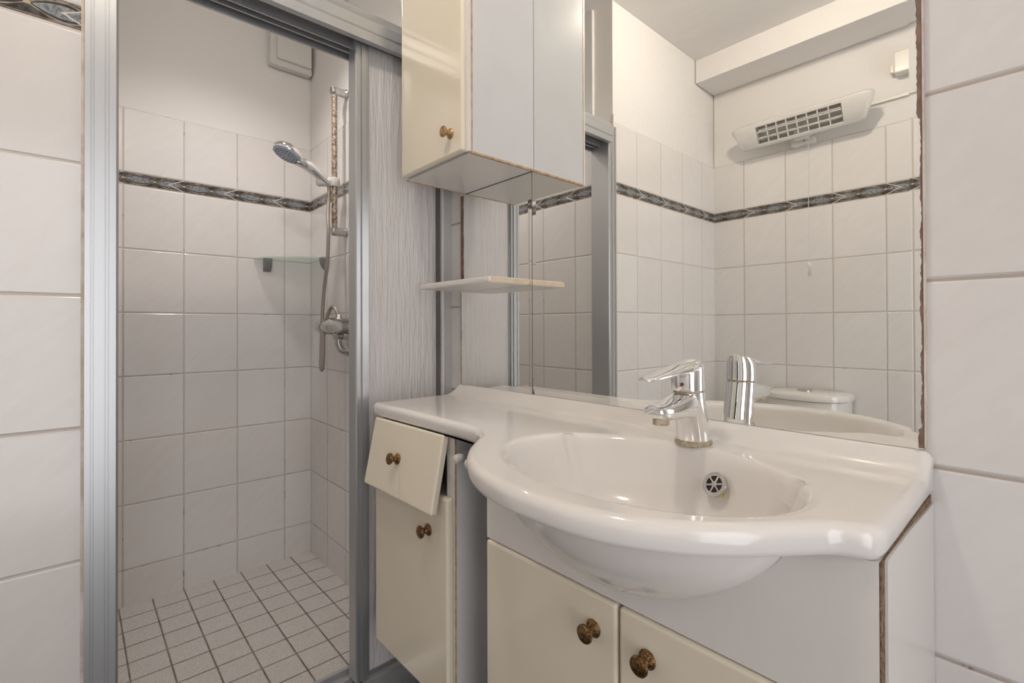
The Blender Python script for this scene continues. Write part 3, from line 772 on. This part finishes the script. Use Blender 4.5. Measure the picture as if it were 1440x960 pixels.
# frame above / below the opening and the back shell
up_ = [(GH, 0.016), (0.052, 0.016), (0.058, 0.012), (0.062, 0.0), (0.060, -0.018), (0.045, -0.032), (0.040, -0.030), (0.052, -0.016), (0.05, 0.004), (GH, 0.008)]
mb.loft([[HP(a, t, n_) for t, n_ in up_] for a in (-GW - 0.006, GW + 0.006)])
mb.loft([[HP(a, -t, n_) for t, n_ in up_] for a in (-GW - 0.006, GW + 0.006)])
mb.loft([[HP(a, t, n_) for t, n_ in ((-0.046, -0.032), (0.046, -0.032), (0.046, -0.029), (-0.046, -0.029))] for a in (-GW - 0.006, GW + 0.006)])
mb.build('housing', M_plastic, he)
for s_ in (-1, 1):
    mb = MB(); mb.loft([[HP(s_ * (a + sh_ * (t / 0.062)), t * k, n_ * k) for t, n_ in prof] for a, k, sh_ in ((0.2152, 1.012, 0.0), (0.250, 1.0, 0.013), (0.265, 0.95, 0.016), (0.273, 0.84, 0.018), (0.276, 0.66, 0.018))]); mb.build('end_cap', M_plastic, he)
mb = MB()
for k in range(1, 8):
    a = -GW + 2 * GW * k / 8
    mb.loft([[HP(a + da, t, n_) for da, n_ in ((-0.0022, 0.0155), (0.0022, 0.0155), (0.0022, 0.009), (-0.0022, 0.009))] for t in (-GH - 0.002, GH + 0.002)])
for t in (-0.0135, 0.0135):
    mb.loft([[HP(a, t + dt, n_) for dt, n_ in ((-0.0022, 0.0155), (0.0022, 0.0155), (0.0022, 0.009), (-0.0022, 0.009))] for a in (-GW - 0.004, GW + 0.004)])
mb.build('grille', M_plastic, he)
mb = MB(); mb.loft([[HP(a, t, n_) for t, n_ in ((-0.045, -0.006), (-0.03, -0.022), (0, -0.027), (0.03, -0.022), (0.045, -0.006), (0.045, -0.008), (0.03, -0.024), (0, -0.029), (-0.03, -0.024), (-0.045, -0.008))] for a in (-GW, GW)]); mb.build('reflector', M_refl, he)
for t in (-0.019, 0.019):
    mb = MB(); mb.tube([HP(-GW, t, -0.004), HP(GW, t, -0.004)], 0.0065, 12); mb.build('heating_tube', M_quartz, he)
mb = MB(); mb.box(-0.835, -0.735, OPP + 0.0005, OPP + 0.042, 1.855, 1.885, 0.006, 3); mb.box(-0.815, -0.755, OPP + 0.0005, OPP + 0.075, 1.872, 1.925, 0.006, 3); mb.build('wall_bracket', M_plastic, he)
mb = MB(); mb.lathe([(0.004, 0), (0.004, 0.004)], (-0.775, OPP + 0.05, 1.8705), (0, -0.3, -1), 10); mb.build('indicator', M_red, he)
mb = MB(); mb.tube([(-0.762, OPP + 0.035, 1.86), (-0.762, OPP + 0.034, 1.30)], 0.0011, 6); pc = mb.build('pull_cord', M_plasticw, he)
mb = MB(); mb.lathe([(0.003, 0.022), (0.0075, 0.016), (0.0085, 0.006), (0.0065, 0.0)], (-0.762, OPP + 0.034, 1.279), (0, 0, 1), 16); mb.build('cord_pull', M_plasticw, pc)

sw = thing('switch_box', (-0.40, OPP, 2.09), 'small ivory switch box on the opposite wall right of the heater', 'switch')
mb = MB(); mb.box(-0.440, -0.360, OPP + 0.0005, OPP + 0.048, 2.052, 2.142, 0.006, 3); mb.build('box', M_plasticw, sw)
mb = MB(); mb.box(-0.455, -0.440, OPP + 0.012, OPP + 0.034, 2.063, 2.097, 0.003, 2); mb.build('rocker', M_plasticw, sw)
cb = MB(); cb.box(-0.53, -0.20, OPP + 0.0, OPP + 0.010, 1.962, 1.971, 0.002)
tag(cb.build('cable_conduit', M_plasticw, None, (-0.365, OPP, 1.966)), 'thin white cable conduit running along the opposite wall from the heater', 'cable')

wcx = thing('toilet', (-0.765, OPP, 0.0), 'white ceramic toilet with round-fronted cistern against the opposite wall', 'toilet')
TX = -0.765
def dshape(hw, dep, n=40, y0=OPP + 0.012):
    o_ = [(TX + hw, y0)]
    for k in range(n + 1):
        a = PI * k / n
        c_, s_ = math.cos(a), math.sin(a)
        o_.append((TX + hw * math.copysign(abs(c_) ** 0.75, c_), y0 + 0.05 + (dep - 0.05) * abs(s_) ** 0.8))
    o_.append((TX - hw, y0))
    return o_
def dring(hw, dep, z, **k): return [Vector((x, y, z)) for x, y in dshape(hw, dep, **k)]
mb = MB(); mb.loft([dring(0.140, 0.150, 0.385), dring(0.158, 0.168, 0.41), dring(0.163, 0.175, 0.55), dring(0.165, 0.178, 0.668)]); mb.build('cistern', M_wc, wcx)
mb = MB(); mb.loft([dring(0.160, 0.174, 0.6685), dring(0.172, 0.186, 0.671), dring(0.174, 0.189, 0.684), dring(0.170, 0.185, 0.695), dring(0.155, 0.170, 0.703), dring(0.10, 0.12, 0.706)]); lid = mb.build('cistern_lid', M_wc, wcx)
mb = MB(); mb.lathe([(0.031, 0.0), (0.031, 0.005), (0.028, 0.008), (0.0, 0.0095)], (TX, OPP + 0.095, 0.7055), (0, 0, 1), 28, cap1=False); mb.build('flush_button', M_chromed, lid)
def bowl(hw, y0, y1, z): 
    cy = (y0 + y1) / 2; hl = (y1 - y0) / 2
    return [Vector((TX + hw * math.cos(a), cy + hl * math.sin(a), z)) for a in (2 * PI * k / 40 for k in range(40))]
mb = MB(); mb.loft([bowl(0.11, OPP + .02, OPP + .46, 0.0), bowl(0.105, OPP + .03, OPP + .45, 0.10), bowl(0.13, OPP + .03, OPP + .54, 0.22), bowl(0.175, OPP + .03, OPP + .62, 0.34), bowl(0.182, OPP + .03, OPP + .63, 0.384)]); mb.build('bowl', M_wc, wcx)
mb = MB(); mb.loft([bowl(0.182, OPP + .20, OPP + .635, 0.385), bowl(0.188, OPP + .195, OPP + .64, 0.395), bowl(0.186, OPP + .197, OPP + .638, 0.412), bowl(0.165, OPP + .22, OPP + .615, 0.420), bowl(0.05, OPP + .35, OPP + .5, 0.424)]); mb.build('seat_lid', M_plasticw, wcx)

# ------------------------------------------------------------------ ceiling lamp (above the frame; it lights the room)
cl = thing('ceiling_lamp', (-0.54, 0.06, CZ), 'small opal globe lamp in the middle of the ceiling', 'lamp')
mb = MB(); mb.lathe([(0.045, 0.0), (0.045, -0.008), (0.03, -0.012)], (-0.54, 0.06, CZ), (0, 0, 1), 24); mb.build('base', M_plastic, cl)
mb = MB()
gr = [(GLOBE_R * math.sin(PI * k / 16) + 0.0004, -0.002 - GLOBE_R + GLOBE_R * math.cos(PI * k / 16)) for k in range(17)]
mb.lathe(gr, (-0.54, 0.06, CZ), (0, 0, 1), 28); mb.build('globe', M_bulb, cl)
SX, SY = -1.84, 0.44  # added downlight, out of view, put in to brighten the dim shower
cl2 = thing('added_shower_fill_lamp', (SX, SY, CZ), 'added unseen downlight on the shower ceiling that brightens the shower', 'lamp')
mb = MB(); mb.lathe([(0.052, -0.0005), (0.052, -0.006), (0.046, -0.010), (0.040, -0.010), (0.036, -0.003)], (SX, SY, CZ), (0, 0, 1), 36); mb.build('ring', M_plastic, cl2)
mb = MB(); mb.lathe([(0.0355, -0.0025), (0.0355, -0.0045), (0.001, -0.0055)], (SX, SY, CZ), (0, 0, 1), 36); mb.build('lens', M_bulb2, cl2)
sl = bpy.data.lights.new('added_fill_beam', 'SPOT'); sl.energy = SHOWER_FILL_POWER; sl.spot_size = math.radians(140); sl.spot_blend = 1.0; sl.shadow_soft_size = 0.05; sl.color = (1.0, 0.95, 0.91)
so = bpy.data.objects.new('added_fill_beam', sl); C.objects.link(so); so.location = (SX, SY, CZ - 0.06)
for o_ in bpy.data.objects:
    if '_o' in o_.keys(): del o_['_o']
